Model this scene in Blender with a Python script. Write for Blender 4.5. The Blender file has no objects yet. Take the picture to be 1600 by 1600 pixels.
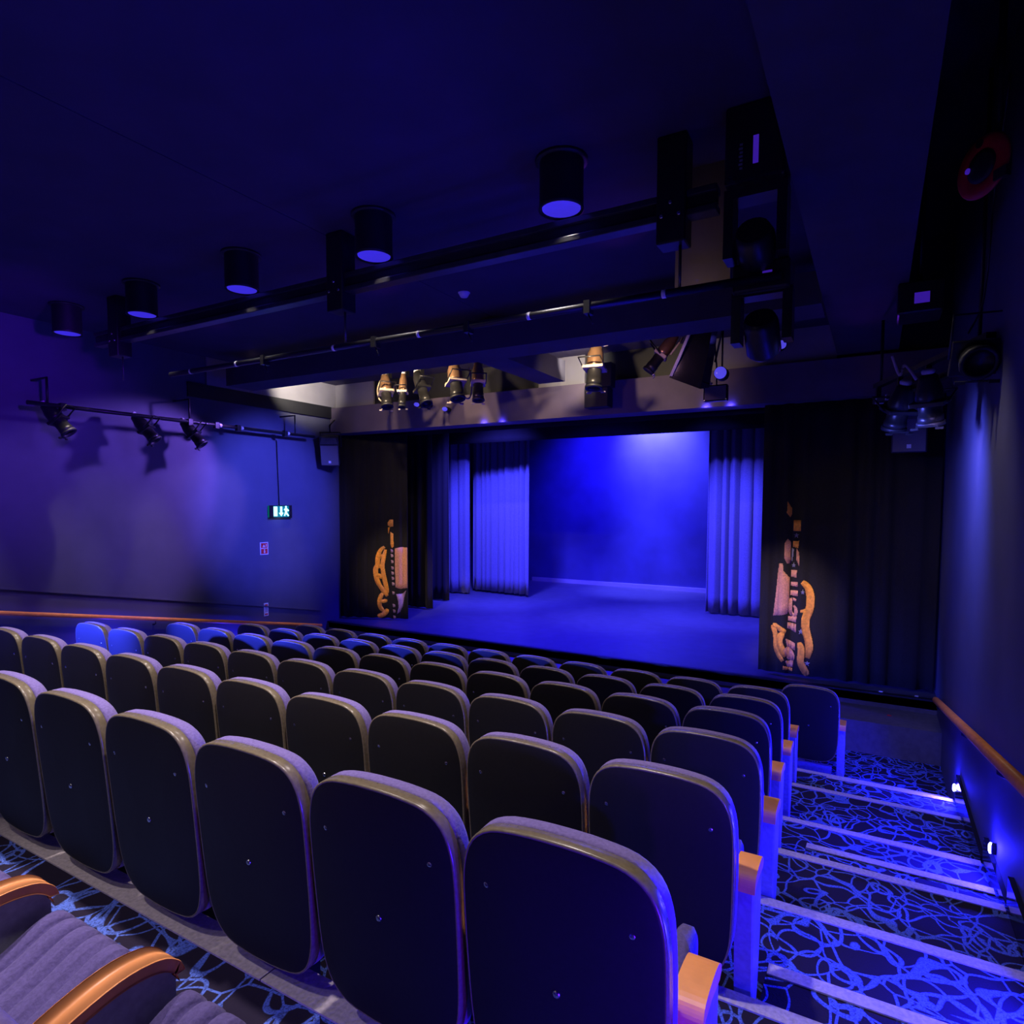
import bpy, bmesh, math, random
from math import sin, cos, pi, radians
from mathutils import Vector, Matrix
random.seed(7)
SC = bpy.context.scene
COL = SC.collection

# ------------------------------------------------------------------ camera
cam = bpy.data.cameras.new('camera'); camo = bpy.data.objects.new('camera', cam); COL.objects.link(camo)
YAW, PIT, ROL = .5202, -.0609, .0031
fw = Vector((-sin(YAW)*cos(PIT), cos(YAW)*cos(PIT), sin(PIT)))
rt = Vector((cos(YAW), sin(YAW), 0)); up = rt.cross(fw)
rt2 = cos(ROL)*rt + sin(ROL)*up; up2 = -sin(ROL)*rt + cos(ROL)*up
M = Matrix((rt2, up2, -fw)).transposed().to_4x4(); M.translation = Vector((.5978, -1.2416, .9087))
camo.matrix_world = M
cam.sensor_width = 36; cam.lens = 989.3/1600*36; cam.shift_y = 47/1600; cam.clip_start = .05
SC.camera = camo

# ------------------------------------------------------------------ look
SC.view_settings.view_transform = 'Standard'; SC.view_settings.look = 'None'
SC.view_settings.exposure = 0; SC.view_settings.gamma = 1; SC.view_settings.use_curve_mapping = False
w = bpy.data.worlds.new('world'); SC.world = w; w.use_nodes = True
w.node_tree.nodes['Background'].inputs[0].default_value = (.02, .01, .08, 1)
w.node_tree.nodes['Background'].inputs[1].default_value = .2

# ------------------------------------------------------------------ lights
BLUE = (.06, .045, 1); VIO = (.22, .1, 1); WARM = (1, .74, .48); WHITE = (1, .9, .8)
def spot(name, loc, target, power, color, angle, blend=.6, radius=.08):
    l = bpy.data.lights.new(name, 'SPOT'); l.energy = power; l.color = color
    l.spot_size = radians(angle); l.spot_blend = blend; l.shadow_soft_size = radius
    o = bpy.data.objects.new(name, l); COL.objects.link(o); o.location = loc
    o.rotation_euler = (Vector(target)-Vector(loc)).to_track_quat('-Z', 'Y').to_euler()
    return o
def point(name, loc, power, color, radius=.1):
    l = bpy.data.lights.new(name, 'POINT'); l.energy = power; l.color = color; l.shadow_soft_size = radius
    o = bpy.data.objects.new(name, l); COL.objects.link(o); o.location = loc; return o
def area(name, loc, target, power, color, sx, sy):
    l = bpy.data.lights.new(name, 'AREA'); l.shape = 'RECTANGLE'; l.size = sx; l.size_y = sy; l.energy = power; l.color = color
    o = bpy.data.objects.new(name, l); COL.objects.link(o); o.location = loc
    o.rotation_euler = (Vector(target)-Vector(loc)).to_track_quat('-Z', 'Y').to_euler(); return o
# house lights in the ceiling over the back rows, and the row of cans in view
NEUT = (1, .88, .9)
for x in (-5.0, -3.6, -2.2, -.8):
    spot('house_light', (x, .12, 2.94), (x, .12, -.6), 245, NEUT, 84, .8, .06)
spot('house_light', (-2.2, -1.5, 2.94), (-1.7, .02, -.6), 130, NEUT, 44, .8, .06)  # added spot that brightens the nosing strip behind the nearest row
spot('house_light', (.55, .12, 2.6), (.75, .9, -.9), 22, NEUT, 62, .8, .06)  # added fill over the right aisle
spot('can_light', (.5, 3.6, 2.56), (1.0, 4.0, -1.3), 55, (1, .86, .8), 76, .8, .08)  # added fill for the right handrail, no can hangs here
spot('can_light', (-6.95, 2.37, 2.66), (-7.4, 3.9, -.9), 70, (1, .86, .8), 56, .8, .1)
CANS = (-1.13, -2.64, -4.11, -5.57, -6.95)
for x in CANS[:4]:
    spot('can_light', (x, 2.37, 2.66), (x, 1.5, -1), 85, (1, .86, .84), 86, .8, .1)
    spot('can_light', (x, 3.5, 2.95), (x, 3.9, -1.3), 95, (1, .86, .80), 70, .8, .1)  # added warm spots for the far rows, no cans hang here
for x in (-6.2, -3.6, -1.2): spot('uplight', (x, 4.35, 2.5), (x-.3, 1.2, 3.35), 11, (.24, .04, 1), 62, 1, .03)  # added violet fill that tints the ceiling, no real uplighters
spot('uplight', (.46, 6.6, 2.2), (.46, 2.5, 2.62), 4, (.2, .03, 1), 50, 1, .03)  # same added fill along the underside of the dropped beam
# blue wash on stage: deep blue all over, paler hot spots
DEEP = (.022, .012, 1); PALE = (.17, .17, 1); MID = (.055, .05, 1)
spot('stage_wash', (-4.6, 11.8, 3.9), (-4.8, 14.06, 1.3), 4500, DEEP, 95, 1, .2)
spot('stage_wash', (-4.3, 13.1, 3.5), (-4.1, 14.06, 2.6), 2600, PALE, 90, 1, .2)
spot('stage_wash', (-4.6, 12.6, 3.6), (-4.2, 13.5, -1.2), 4200, (.1, .1, 1), 42, 1, .2)
spot('stage_wash', (-3.6, 9.4, 3.5), (-3.3, 9.8, -1.2), 1300, (.12, .12, 1), 45, 1, .2)
spot('stage_wash', (-4.2, 8.4, 3.5), (-4.0, 9.0, -1.2), 6500, DEEP, 110, 1, .2)
spot('stage_wash', (-5.6, 8.5, 3.5), (-6.9, 11.0, -.3), 5200, MID, 62, .8, .2)
spot('stage_wash', (-2.4, 8.5, 3.5), (-1.6, 11.0, -.3), 4200, MID, 50, .8, .2)
# profile spots crossing on the left wall, and the right wall wash
spot('wall_spot', (-4.4, 5.1, 2.25), (-7.85, 5.7, .9), 1500, (.085, .095, 1), 50, .8)
spot('wall_spot', (-6.3, 5.2, 2.5), (-7.85, 3.5, 1.0), 400, (.27, .13, 1), 58, .45)
spot('wall_spot', (-6.0, 6.0, 2.3), (-7.85, 4.4, .7), 170, (.40, .25, 1), 34, .5)
spot('wall_spot', (-5.2, 3.9, 2.4), (-7.85, 3.1, .8), 70, (.2, .10, 1), 52, .4)
spot('wall_spot', (-4.4, 1.6, 2.2), (-7.85, 1.8, 2.0), 260, (.14, .015, 1), 64, .9)
spot('wall_spot', (.40, 4.4, 1.5), (1.25, 5.0, .7), 190, (.10, .12, 1), 125, .9)
spot('wall_spot', (.98, 4.2, 1.6), (1.25, 5.4, .6), 26, (.4, .3, 1), 60, .5)
# white work lights above the duct, by the proscenium wall
spot('work_light', (-7.0, 6.0, 2.80), (-7.85, 6.3, 2.92), 75, WHITE, 92, .6, .05)
spot('work_light', (-2.75, 6.3, 2.75), (-3.3, 7.12, 2.86), 40, WHITE, 90, .6, .05)
spot('work_light', (-4.0, 4.9, 2.3), (-2.9, 7.0, 2.2), 11, (1, .5, .85), 62, 1)  # added pinkish spot below the duct, tints the header purple
spot('work_light', (-1.6, 4.9, 2.4), (-.8, 7.0, 2.3), 9, (1, .5, .85), 70, 1)  # second added spot tinting the header
for x in (-5.2, -4.4, -2.2): spot('lantern_light', (x, 5.12, 2.66), (x-.1, 5.75, 2.5), 75, WARM, 100, .8, .02)  # added warm fill behind the duct that gilds the lantern edges
# added blue spots imitating stage light spilled under the header, no lamps here
for x in (-4.62, -4.3, -1.3, -1.0): spot('batten_light', (x, 6.975, 2.11), (x, 7.08, 2.14), 4, BLUE, 150, .6, .02)
# warm front light on the two printed guitars
spot('front_light', (-4.4, 2.5, 2.05), (-6.85, 7.5, -.3), 750, WARM, 17, .9, .03)
spot('front_light', (-.9, 2.5, 2.05), (-.35, 7.1, -.3), 900, WARM, 17, .9, .03)
spot('front_light', (-1.6, 2.6, 2.3), (.5, 7.1, .4), 110, WARM, 30, 1, .05)
spot('front_light', (-4.0, 2.6, 2.3), (-7.2, 7.4, .5), 110, WARM, 26, 1, .05)
# step lights on both side walls
STEPL = ((4.86, -1.37), (3.10, -1.02), (1.30, -.70), (-.5, -.35))
SB = (.014, .01, 1)
for y, z in STEPL:
    spot('step_glow', (1.19, y, z+.01), (.2, y-.15, z-.30), 150, SB, 172, .3, .025)
    point('step_glow', (1.18, y, z+.01), 14, SB, .03)
    point('step_glow', (-7.70, y, z+.06), 24, (.03, .02, 1), .03)
spot('step_glow', (1.1, -.95, -.42), (-.3, .3, -.35), 90, (.12, 0, 1), 80, .9, .05)  # added blue spot, no step light here, tints the right-end backs
spot('house_light', (-2.6, -2.7, 2.9), (-2.6, .3, -.2), 55, (1, .86, .80), 95, .9, .1)  # added weak fill from behind for the seat backs
# strong blue lamp low by the left wall, raking over the backs of the far left seats
spot('aisle_lamp', (-7.3, -.5, .42), (-5.15, 2.1, -.30), 7000, (.03, .05, 1), 26, .7, .04)
# added narrow spots, only there to brighten the left handrail
for y in (1.6, 2.7, 3.8, 4.9, 6.0): spot('rail_light', (-7.05, y, 2.9), (-7.79, y, .29-.1955*(y+1.2)), 150, (1, .8, .7), 25, 1, .03)

# ------------------------------------------------------------------ materials
def mat(name, col, rough=.6, metal=0, spec=.5, emit=None, es=0, var=.15, scale=12, bump=0, col2=None, sheen=0):
    m = bpy.data.materials.new(name); m.use_nodes = True; nt = m.node_tree; b = nt.nodes['Principled BSDF']
    b.inputs['Roughness'].default_value = rough; b.inputs['Metallic'].default_value = metal
    b.inputs['Specular IOR Level'].default_value = spec
    if sheen: b.inputs['Sheen Weight'].default_value = sheen
    tc = nt.nodes.new('ShaderNodeTexCoord'); n = nt.nodes.new('ShaderNodeTexNoise'); n.inputs['Scale'].default_value = scale
    n.inputs['Detail'].default_value = 4
    nt.links.new(tc.outputs['Object'], n.inputs['Vector'])
    r = nt.nodes.new('ShaderNodeValToRGB')
    c2 = col2 or [c*(1-var) for c in col]; c1 = col if col2 else [c*(1+var) for c in col]
    r.color_ramp.elements[0].position = .3; r.color_ramp.elements[1].position = .7
    r.color_ramp.elements[0].color = (*c2, 1); r.color_ramp.elements[1].color = (*c1, 1)
    nt.links.new(n.outputs['Fac'], r.inputs['Fac']); nt.links.new(r.outputs['Color'], b.inputs['Base Color'])
    if bump:
        bp = nt.nodes.new('ShaderNodeBump'); bp.inputs['Strength'].default_value = bump; bp.inputs['Distance'].default_value = .01
        nt.links.new(n.outputs['Fac'], bp.inputs['Height']); nt.links.new(bp.outputs['Normal'], b.inputs['Normal'])
    if emit:
        b.inputs['Emission Color'].default_value = (*emit, 1); b.inputs['Emission Strength'].default_value = es
    return m
MT = dict(
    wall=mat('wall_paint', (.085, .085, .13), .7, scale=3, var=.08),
    wallhi=mat('upper_wall_paint', (.30, .28, .28), .75, scale=3, var=.08),  # pale tone, brightness of the lit upper wall put into the colour
    ceiling=mat('ceiling_paint', (.035, .024, .062), .9, scale=2),
    black=mat('black_paint', (.012, .012, .014), .55),
    beam=mat('beam_paint', (.05, .045, .06), .8, scale=3),
    fascia=mat('fascia_paint', (.14, .105, .13), .8, scale=3),
    drape=mat('black_drape', (.018, .0165, .015), .95, spec=.1, sheen=.05, scale=60, bump=.1),
    blue_drape=mat('stage_drape', (.16, .16, .2), .9, spec=.1, sheen=.2, scale=60, bump=.1),
    backdrop=mat('backdrop_paint', (.045, .045, .15), .6, scale=2),
    stage=mat('stage_floor_paint', (.075, .075, .085), .42, scale=5, bump=.05),
    stagefront=mat('stage_front_paint', (.12, .11, .10), .75, scale=20, bump=.1),
    shell=mat('seat_shell_plastic', (.0098, .0088, .0082), .6, 0, .3, scale=80, bump=.03),
    rim=mat('seat_rim_plastic', (.17, .135, .085), .26, scale=80),  # tan takes in the warm light caught along the black shell's edge
    fabric=mat('violet_seat_fabric', (.19, .142, .39), .95, spec=.15, sheen=.15, scale=120, bump=.25),
    pad=mat('seat_pad_fabric', (.115, .088, .26), .95, spec=.15, sheen=.1, scale=120, bump=.25),
    wood=mat('beech_wood', (.97, .37, .13), .38, scale=14, var=.1),
    rail=mat('handrail_wood', (.92, .30, .06), .4, scale=14, var=.1),
    panel=mat('seat_end_panel', (.28, .28, .36), .45, scale=50),
    steel=mat('steel', (.55, .55, .56), .25, 1),
    nosing=mat('grey_nosing', (.46, .40, .40), .7, scale=70, var=.2, bump=.2),
    metal=mat('black_metal', (.02, .02, .021), .35, .3),
    alu=mat('dark_alu', (.10, .10, .105), .35, .8),
    brass=mat('warm_lantern_metal', (.30, .17, .09), .3, .6),  # black lantern bodies, warm light on them put into the colour
    cable=mat('pale_cable', (.5, .42, .28), .6),
    white=mat('white_plastic', (.75, .73, .7), .5),
    tape=mat('white_tape', (.8, .78, .8), .6),
    grille=mat('speaker_grille', (.13, .115, .11), .6, scale=300, bump=.3),
    red=mat('red_paint', (.55, .012, .03), .4),
    orange=mat('orange_print', (.85, .34, .03), .8, scale=40, var=.2),
    tan=mat('tan_print', (.62, .28, .13), .85, scale=60, var=.25),
    pink=mat('pale_print', (.42, .26, .26), .85, scale=60, var=.2),
    grey=mat('grey_print', (.25, .24, .24), .85),
    sign_red=mat('sign_red', (.75, .03, .02), .5), sign_white=mat('sign_white', (.8, .8, .78), .5),
    green=mat('exit_green', (.0, .25, .12), .5, emit=(.0, .30, .14), es=.35),
    exitw=mat('exit_white', (.6, .9, .8), .5, emit=(.55, 1, .8), es=1.3),
    led=mat('step_led', (.7, .7, 1), .5, emit=(.55, .6, 1), es=14),
    lens=mat('can_lens', (.05, .04, .3), .3, emit=(.05, .03, .8), es=.75),
    bluelens=mat('blue_lens', (.1, .1, .4), .15, emit=(.09, .07, .8), es=.8),
    label=mat('violet_label', (.08, .05, .3), .5, emit=(.06, .015, .5), es=.5),  # weak emission brightens labels, box face and stud, none of them lamps
)
def carpet_mat():
    m = bpy.data.materials.new('patterned_carpet'); m.use_nodes = True; nt = m.node_tree; b = nt.nodes['Principled BSDF']
    N = nt.nodes.new; L = nt.links.new
    b.inputs['Roughness'].default_value = .95; b.inputs['Specular IOR Level'].default_value = .1
    tc = N('ShaderNodeTexCoord')
    def warped(scale, amt):
        n = N('ShaderNodeTexNoise'); n.inputs['Scale'].default_value = scale; n.inputs['Detail'].default_value = 1
        L(tc.outputs['Object'], n.inputs['Vector'])
        s = N('ShaderNodeVectorMath'); s.operation = 'SUBTRACT'; s.inputs[1].default_value = (.5, .5, .5); L(n.outputs['Color'], s.inputs[0])
        k = N('ShaderNodeVectorMath'); k.operation = 'SCALE'; k.inputs['Scale'].default_value = amt; L(s.outputs[0], k.inputs[0])
        a = N('ShaderNodeVectorMath'); a.operation = 'ADD'; L(tc.outputs['Object'], a.inputs[0]); L(k.outputs[0], a.inputs[1])
        return a.outputs[0]
    def band(val, lo, hi):
        r = N('ShaderNodeMapRange'); r.inputs['From Min'].default_value = hi; r.inputs['From Max'].default_value = lo
        L(val, r.inputs['Value']); return r.outputs[0]
    def shifted(vec, off):
        ad = N('ShaderNodeVectorMath'); ad.operation = 'ADD'; ad.inputs[1].default_value = (off, off*.7, off*.3); L(vec, ad.inputs[0]); return ad.outputs[0]
    outs = []
    # crossing loops: two warped cell networks and two families of rings
    for sc, ws, amt, wd, off in ((5.6, 3.5, .18, .020, 0), (4.2, 4, .2, .018, 3.3)):
        v = N('ShaderNodeTexVoronoi'); v.feature = 'DISTANCE_TO_EDGE'; v.inputs['Scale'].default_value = sc
        L(shifted(warped(ws, amt), off), v.inputs['Vector']); outs.append(band(v.outputs['Distance'], wd, wd*1.5))
    for sc, rad, off in ((3.8, .36, 1.3), (5.0, .42, 6.1)):
        v = N('ShaderNodeTexVoronoi'); v.feature = 'F1'; v.inputs['Scale'].default_value = sc
        L(shifted(warped(2.6, .3), off), v.inputs['Vector'])
        m1 = N('ShaderNodeMath'); m1.operation = 'SUBTRACT'; m1.inputs[1].default_value = rad; L(v.outputs['Distance'], m1.inputs[0])
        m2 = N('ShaderNodeMath'); m2.operation = 'ABSOLUTE'; L(m1.outputs[0], m2.inputs[0]); outs.append(band(m2.outputs[0], .020, .032))
    mx2 = None
    for o_ in outs:
        if mx2 is None: mx2 = o_; continue
        mm = N('ShaderNodeMath'); mm.operation = 'MAXIMUM'; L(mx2, mm.inputs[0]); L(o_, mm.inputs[1]); mx2 = mm.outputs[0]
    # tufts
    t = N('ShaderNodeTexNoise'); t.inputs['Scale'].default_value = 160; L(tc.outputs['Object'], t.inputs['Vector'])
    tr = N('ShaderNodeMapRange'); tr.inputs['From Min'].default_value = .35; tr.inputs['From Max'].default_value = .65
    tr.inputs['To Min'].default_value = .35; tr.inputs['To Max'].default_value = 1.3; L(t.outputs['Fac'], tr.inputs['Value'])
    f = N('ShaderNodeMath'); f.operation = 'MULTIPLY'; f.use_clamp = True; L(mx2, f.inputs[0]); L(tr.outputs[0], f.inputs[1])
    mixc = N('ShaderNodeMix'); mixc.data_type = 'RGBA'
    mixc.inputs['A'].default_value = (.020, .015, .032, 1); mixc.inputs['B'].default_value = (.10, .17, .62, 1)
    L(f.outputs[0], mixc.inputs['Factor']); L(mixc.outputs['Result'], b.inputs['Base Color'])
    bp = N('ShaderNodeBump'); bp.inputs['Strength'].default_value = .4; bp.inputs['Distance'].default_value = .004
    L(t.outputs['Fac'], bp.inputs['Height']); L(bp.outputs['Normal'], b.inputs['Normal'])
    return m
MT['carpet'] = carpet_mat()

# ------------------------------------------------------------------ helpers
def link_mesh(name, me, m, parent=None, loc=None):
    o = bpy.data.objects.new(name, me); COL.objects.link(o)
    if m and not me.materials: me.materials.append(MT[m])
    if parent: o.parent = parent
    if loc: o.location = loc
    return o
def tag(o, label, cat, group=None):
    o['label'] = label; o['category'] = cat
    if group: o['group'] = group
    return o
def struct(o):
    o['kind'] = 'structure'; return o
def thing(name, label, cat, loc=(0, 0, 0), rot=(0, 0, 0), group=None):
    o = bpy.data.objects.new(name, None); COL.objects.link(o); o.empty_display_size = .1
    o.location = loc; o.rotation_euler = rot
    return tag(o, label, cat, group)
class MB:
    def __init__(s): s.v = []; s.f = []; s.sm = []
    def add(s, v, f, smooth=False):
        n = len(s.v); s.v += [tuple(p) for p in v]; s.f += [tuple(i+n for i in q) for q in f]; s.sm += [smooth]*len(f); return s
    def box(s, x0, x1, y0, y1, z0, z1, mx=None):
        v = [Vector((x, y, z)) for z in (z0, z1) for y in (y0, y1) for x in (x0, x1)]
        if mx is not None: v = [mx @ p for p in v]
        return s.add(v, [(0, 2, 3, 1), (4, 5, 7, 6), (0, 1, 5, 4), (2, 6, 7, 3), (0, 4, 6, 2), (1, 3, 7, 5)])
    def prism(s, pts, axis, a, b, mx=None, smooth=False):
        # polygon pts in the two other axes, extruded along axis from a to b
        def P(p, t): return {'x': (t, p[0], p[1]), 'y': (p[0], t, p[1]), 'z': (p[0], p[1], t)}[axis]
        n = len(pts); v = [Vector(P(p, a)) for p in pts]+[Vector(P(p, b)) for p in pts]
        if mx is not None: v = [mx @ q for q in v]
        f = [tuple(range(n))[::-1], tuple(range(n, 2*n))]+[(i, (i+1) % n, n+(i+1) % n, n+i) for i in range(n)]
        if axis == 'y': f = [q[::-1] for q in f]
        return s.add(v, f, smooth)
    def loft(s, rings, cap0=True, cap1=True, closed=True, smooth=True):
        n = len(rings[0]); v = [p for r in rings for p in r]; f = []
        for k in range(len(rings)-1):
            for i in range(n if closed else n-1):
                j = (i+1) % n; f.append((k*n+i, k*n+j, (k+1)*n+j, (k+1)*n+i))
        s.add(v, f, smooth)
        if cap0: s.add(rings[0], [tuple(range(n))[::-1]], False)
        if cap1: s.add(rings[-1], [tuple(range(n))], False)
        return s
    def lathe(s, prof, n=16, mx=None, cap=True):
        rings = []
        for r, z in prof:
            ring = [Vector((r*cos(2*pi*i/n), r*sin(2*pi*i/n), z)) for i in range(n)]
            if mx is not None: ring = [mx @ p for p in ring]
            rings.append(ring)
        return s.loft(rings, cap, cap)
    def tube(s, pts, r, n=8):
        pts = [Vector(p) for p in pts]; rings = []
        up = Vector((0, 0, 1))
        for i, p in enumerate(pts):
            d = (pts[min(i+1, len(pts)-1)]-pts[max(i-1, 0)]).normalized()
            a = d.cross(up if abs(d.z) < .95 else Vector((1, 0, 0))).normalized(); b = a.cross(d)
            rr = r[i] if isinstance(r, (list, tuple)) else r
            rings.append([p+rr*(cos(2*pi*k/n)*a+sin(2*pi*k/n)*b) for k in range(n)])
        return s.loft(rings)
    def mesh(s, name):
        me = bpy.data.meshes.new(name); me.from_pydata([tuple(p) for p in s.v], [], s.f)
        me.polygons.foreach_set('use_smooth', s.sm)
        bm = bmesh.new(); bm.from_mesh(me); bmesh.ops.remove_doubles(bm, verts=bm.verts, dist=1e-5)
        bmesh.ops.recalc_face_normals(bm, faces=bm.faces); bm.to_mesh(me); bm.free(); return me
    def build(s, name, m, parent=None, bevel=0, loc=None):
        o = link_mesh(name, s.mesh(name), m, parent, loc)
        if bevel:
            bv = o.modifiers.new('bevel', 'BEVEL'); bv.width = bevel; bv.segments = 2; bv.limit_method = 'ANGLE'
        return o
def catmull(pts, n=5, closed=True):
    out = []; N = len(pts)
    rng = range(N) if closed else range(N-1)
    for i in rng:
        p = [pts[(i+k) % N] if closed else pts[max(0, min(N-1, i+k))] for k in (-1, 0, 1, 2)]
        for j in range(n):
            t = j/n
            out.append(tuple(.5*((2*p[1][c])+(-p[0][c]+p[2][c])*t+(2*p[0][c]-5*p[1][c]+4*p[2][c]-p[3][c])*t*t+(-p[0][c]+3*p[1][c]-3*p[2][c]+p[3][c])*t**3) for c in range(len(p[0]))))
    if not closed: out.append(tuple(pts[-1]))
    return out
def smooth_by_angle(o, ang=40):
    o.data.polygons.foreach_set('use_smooth', [True]*len(o.data.polygons))
    me = o.data; bm = bmesh.new(); bm.from_mesh(me)
    for e in bm.edges:
        if len(e.link_faces) == 2 and e.calc_face_angle(0) > radians(ang): e.smooth = False
    bm.to_mesh(me); bm.free()
def align(p, q):
    # matrix taking local z to the direction p->q, origin at p
    d = (Vector(q)-Vector(p)).normalized(); m = d.to_track_quat('Z', 'Y').to_matrix().to_4x4(); m.translation = Vector(p); return m

# ------------------------------------------------------------------ the room
XL, XR = -7.85, 1.25
ZC = 3.0
YF = 7.05           # proscenium plane
ZS = -1.2           # stage level
YB = -3.2           # back of the room
FL = [-.61-.157*k for k in range(8)]
EDGE = [.135, .935, 1.81, 2.60, 3.36, 4.34, 5.08, 7.1]
floor = struct(MB().box(XL, XR, EDGE[6]-.3, 7.0, FL[7]-.15, FL[7]).build('floor', 'carpet'))
def nosing(parent, x0, x1, y, z, wd=.055, n=1):
    L_ = (x1-x0)/n
    for i in range(n):
        g = .003
        p = [(y-wd, z+.002), (y-wd, z+.008), (y+.006, z+.008), (y+.012, z+.002), (y+.012, z-.032), (y+.001, z-.032), (y+.001, z+.002)]
        MB().prism(p, 'x', x0+i*L_+g, x0+(i+1)*L_-g).build('nosing', 'nosing', parent)
for k in range(7):
    y0 = YB if k == 0 else EDGE[k-1]-.3
    pl = struct(MB().box(XL, XR, y0, EDGE[k], FL[k]-.35, FL[k]).build('platform', 'carpet', floor))
    nosing(pl, XL, XR-.03, EDGE[k], FL[k], .105 if k == 0 else .055, 4)
for y0, y1, k in ((EDGE[1]-.02, 1.25, 1), (EDGE[3]-.02, 2.90, 3), (EDGE[5]-.02, 4.85, 5)):
    z = (FL[k]+FL[k+1])/2
    pl = struct(MB().box(.30, XR, y0, y1, FL[k+1]-.05, z).build('step', 'carpet', floor))
    nosing(pl, .30, XR-.03, y1, z, .055, 1)
# walls
wl = MB().box(XL-.2, XL, YB, 7.3, -2, ZC).build('wall_left', 'wall'); struct(wl)
struct(MB().box(XL, XL+.012, YB, 6.7, -1.75, -1.74).build('baseboard_left', 'black', wl))
# sloping dado line on the left wall, following the rows down
def sloped_bar(name, m, x0, x1, y0, z0, y1, z1, h, parent=None):
    p = [(y0, z0), (y1, z1), (y1, z1+h), (y0, z0+h)]
    return MB().prism(p, 'x', x0, x1).build(name, m, parent)
struct(sloped_bar('trim_1', 'wall', XL, XL+.018, -1.2, .57, 6.7, -.99, .022))
wr = struct(MB().box(XR, XR+.2, YB, 7.3, -2, 3.9).build('wall_right', 'wall'))
struct(MB().box(XL-.2, XR+.2, YB-.2, YB, -2, 3.9).build('wall_back', 'black'))
# ceiling: two boards left of the seam, one right of it, and a raised strip by the right wall
cl = struct(MB().box(XL-.2, -3.21, YB, 7.3, ZC, ZC+.12).build('ceiling', 'ceiling'))
struct(MB().box(-3.20, .45, YB, 7.3, ZC, ZC+.12).build('ceiling_board', 'ceiling', cl))
struct(MB().box(-3.24, -3.17, YB, 7.3, ZC+.03, ZC+.1).build('seam', 'black', cl))
struct(MB().box(.45, XR+.2, YB, 7.3, 3.8, 3.9).build('ceiling', 'black'))
# big dropped beam running to the stage, overhead on the right
struct(MB().box(.16, .765, YB, YF, 2.62, 3.85).build('trim_2', 'beam'))
# proscenium wall: upper wall, header, side returns
pw = struct(MB().box(XL, XR, 7.16, 7.36, 2.58, 3.85).build('wall_front', 'black'))
for xa, xb in ((XL+.01, -6.95), (-3.75, -3.02), (-1.35, .15)): struct(MB().box(xa, xb, 7.12, 7.16, 2.58, ZC).build('pale_bay', 'wallhi', pw))  # lit stretches of the wall coloured pale, the dark rest left black
struct(MB().box(XL, XL+.02, 4.6, 7.12, 2.6, ZC).build('pale_bay', 'wallhi', wl))  # lit stretch of the left wall coloured pale
hd = struct(MB().box(XL, XR, 7.0, 7.36, 2.13, 2.58).build('header', 'fascia', pw))
# ledge running round the left wall under the lit upper strip
struct(MB().box(XL, XL+.03, 4.3, 7.0, 2.40, 2.6).build('trim_3', 'black'))
# dropped duct: a long run across the room with a branch to the stage
duct = struct(MB().box(-7.4, .16, 4.6, 5.05, 2.55, 2.82).build('trim_4', 'beam'))
struct(MB().box(-3.47, -3.08, 5.05, 6.6, 2.55, 2.82).build('branch', 'beam', duct))

# ------------------------------------------------------------------ stage
st = struct(MB().box(-11, 3.2, 6.9, 14.4, ZS-.12, ZS).build('floor_stage', 'stage'))
struct(MB().prism([(6.86, ZS-.02), (6.86, ZS), (6.92, ZS), (6.92, ZS-.02)], 'x', XL, XR).build('stage_lip', 'black', st))
struct(MB().box(XL, XR, 6.9, 6.97, -1.75, ZS-.02).build('stage_front', 'stagefront', st))
struct(MB().box(XL, XR, 6.28, 6.9, -1.75, -1.37).build('stage_step', 'stagefront', st))
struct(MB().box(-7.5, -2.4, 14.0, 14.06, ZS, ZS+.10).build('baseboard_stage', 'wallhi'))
struct(MB().box(-11, 3.2, 14.06, 14.3, ZS, 4.6).build('wall_stage_back', 'backdrop'))
struct(MB().box(-11.2, -11, 6.9, 14.4, ZS-.1, 4.6).build('wall_stage_left', 'black'))
struct(MB().box(3.2, 3.4, 6.9, 14.4, ZS-.1, 4.6).build('wall_stage_right', 'black'))
struct(MB().box(-11.2, 3.4, 6.9, 14.4, 4.5, 4.6).build('ceiling_stage', 'black'))
struct(MB().box(-11.2, XL, 7.36, 7.5, ZS, 4.6).build('wall_front_left', 'black'))
struct(MB().box(XR, 3.4, 7.36, 7.5, ZS, 4.6).build('wall_front_right', 'black'))
struct(MB().box(XL, XR, 7.3, 7.5, 3.0, 4.6).build('wall_front_top', 'black'))

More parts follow.
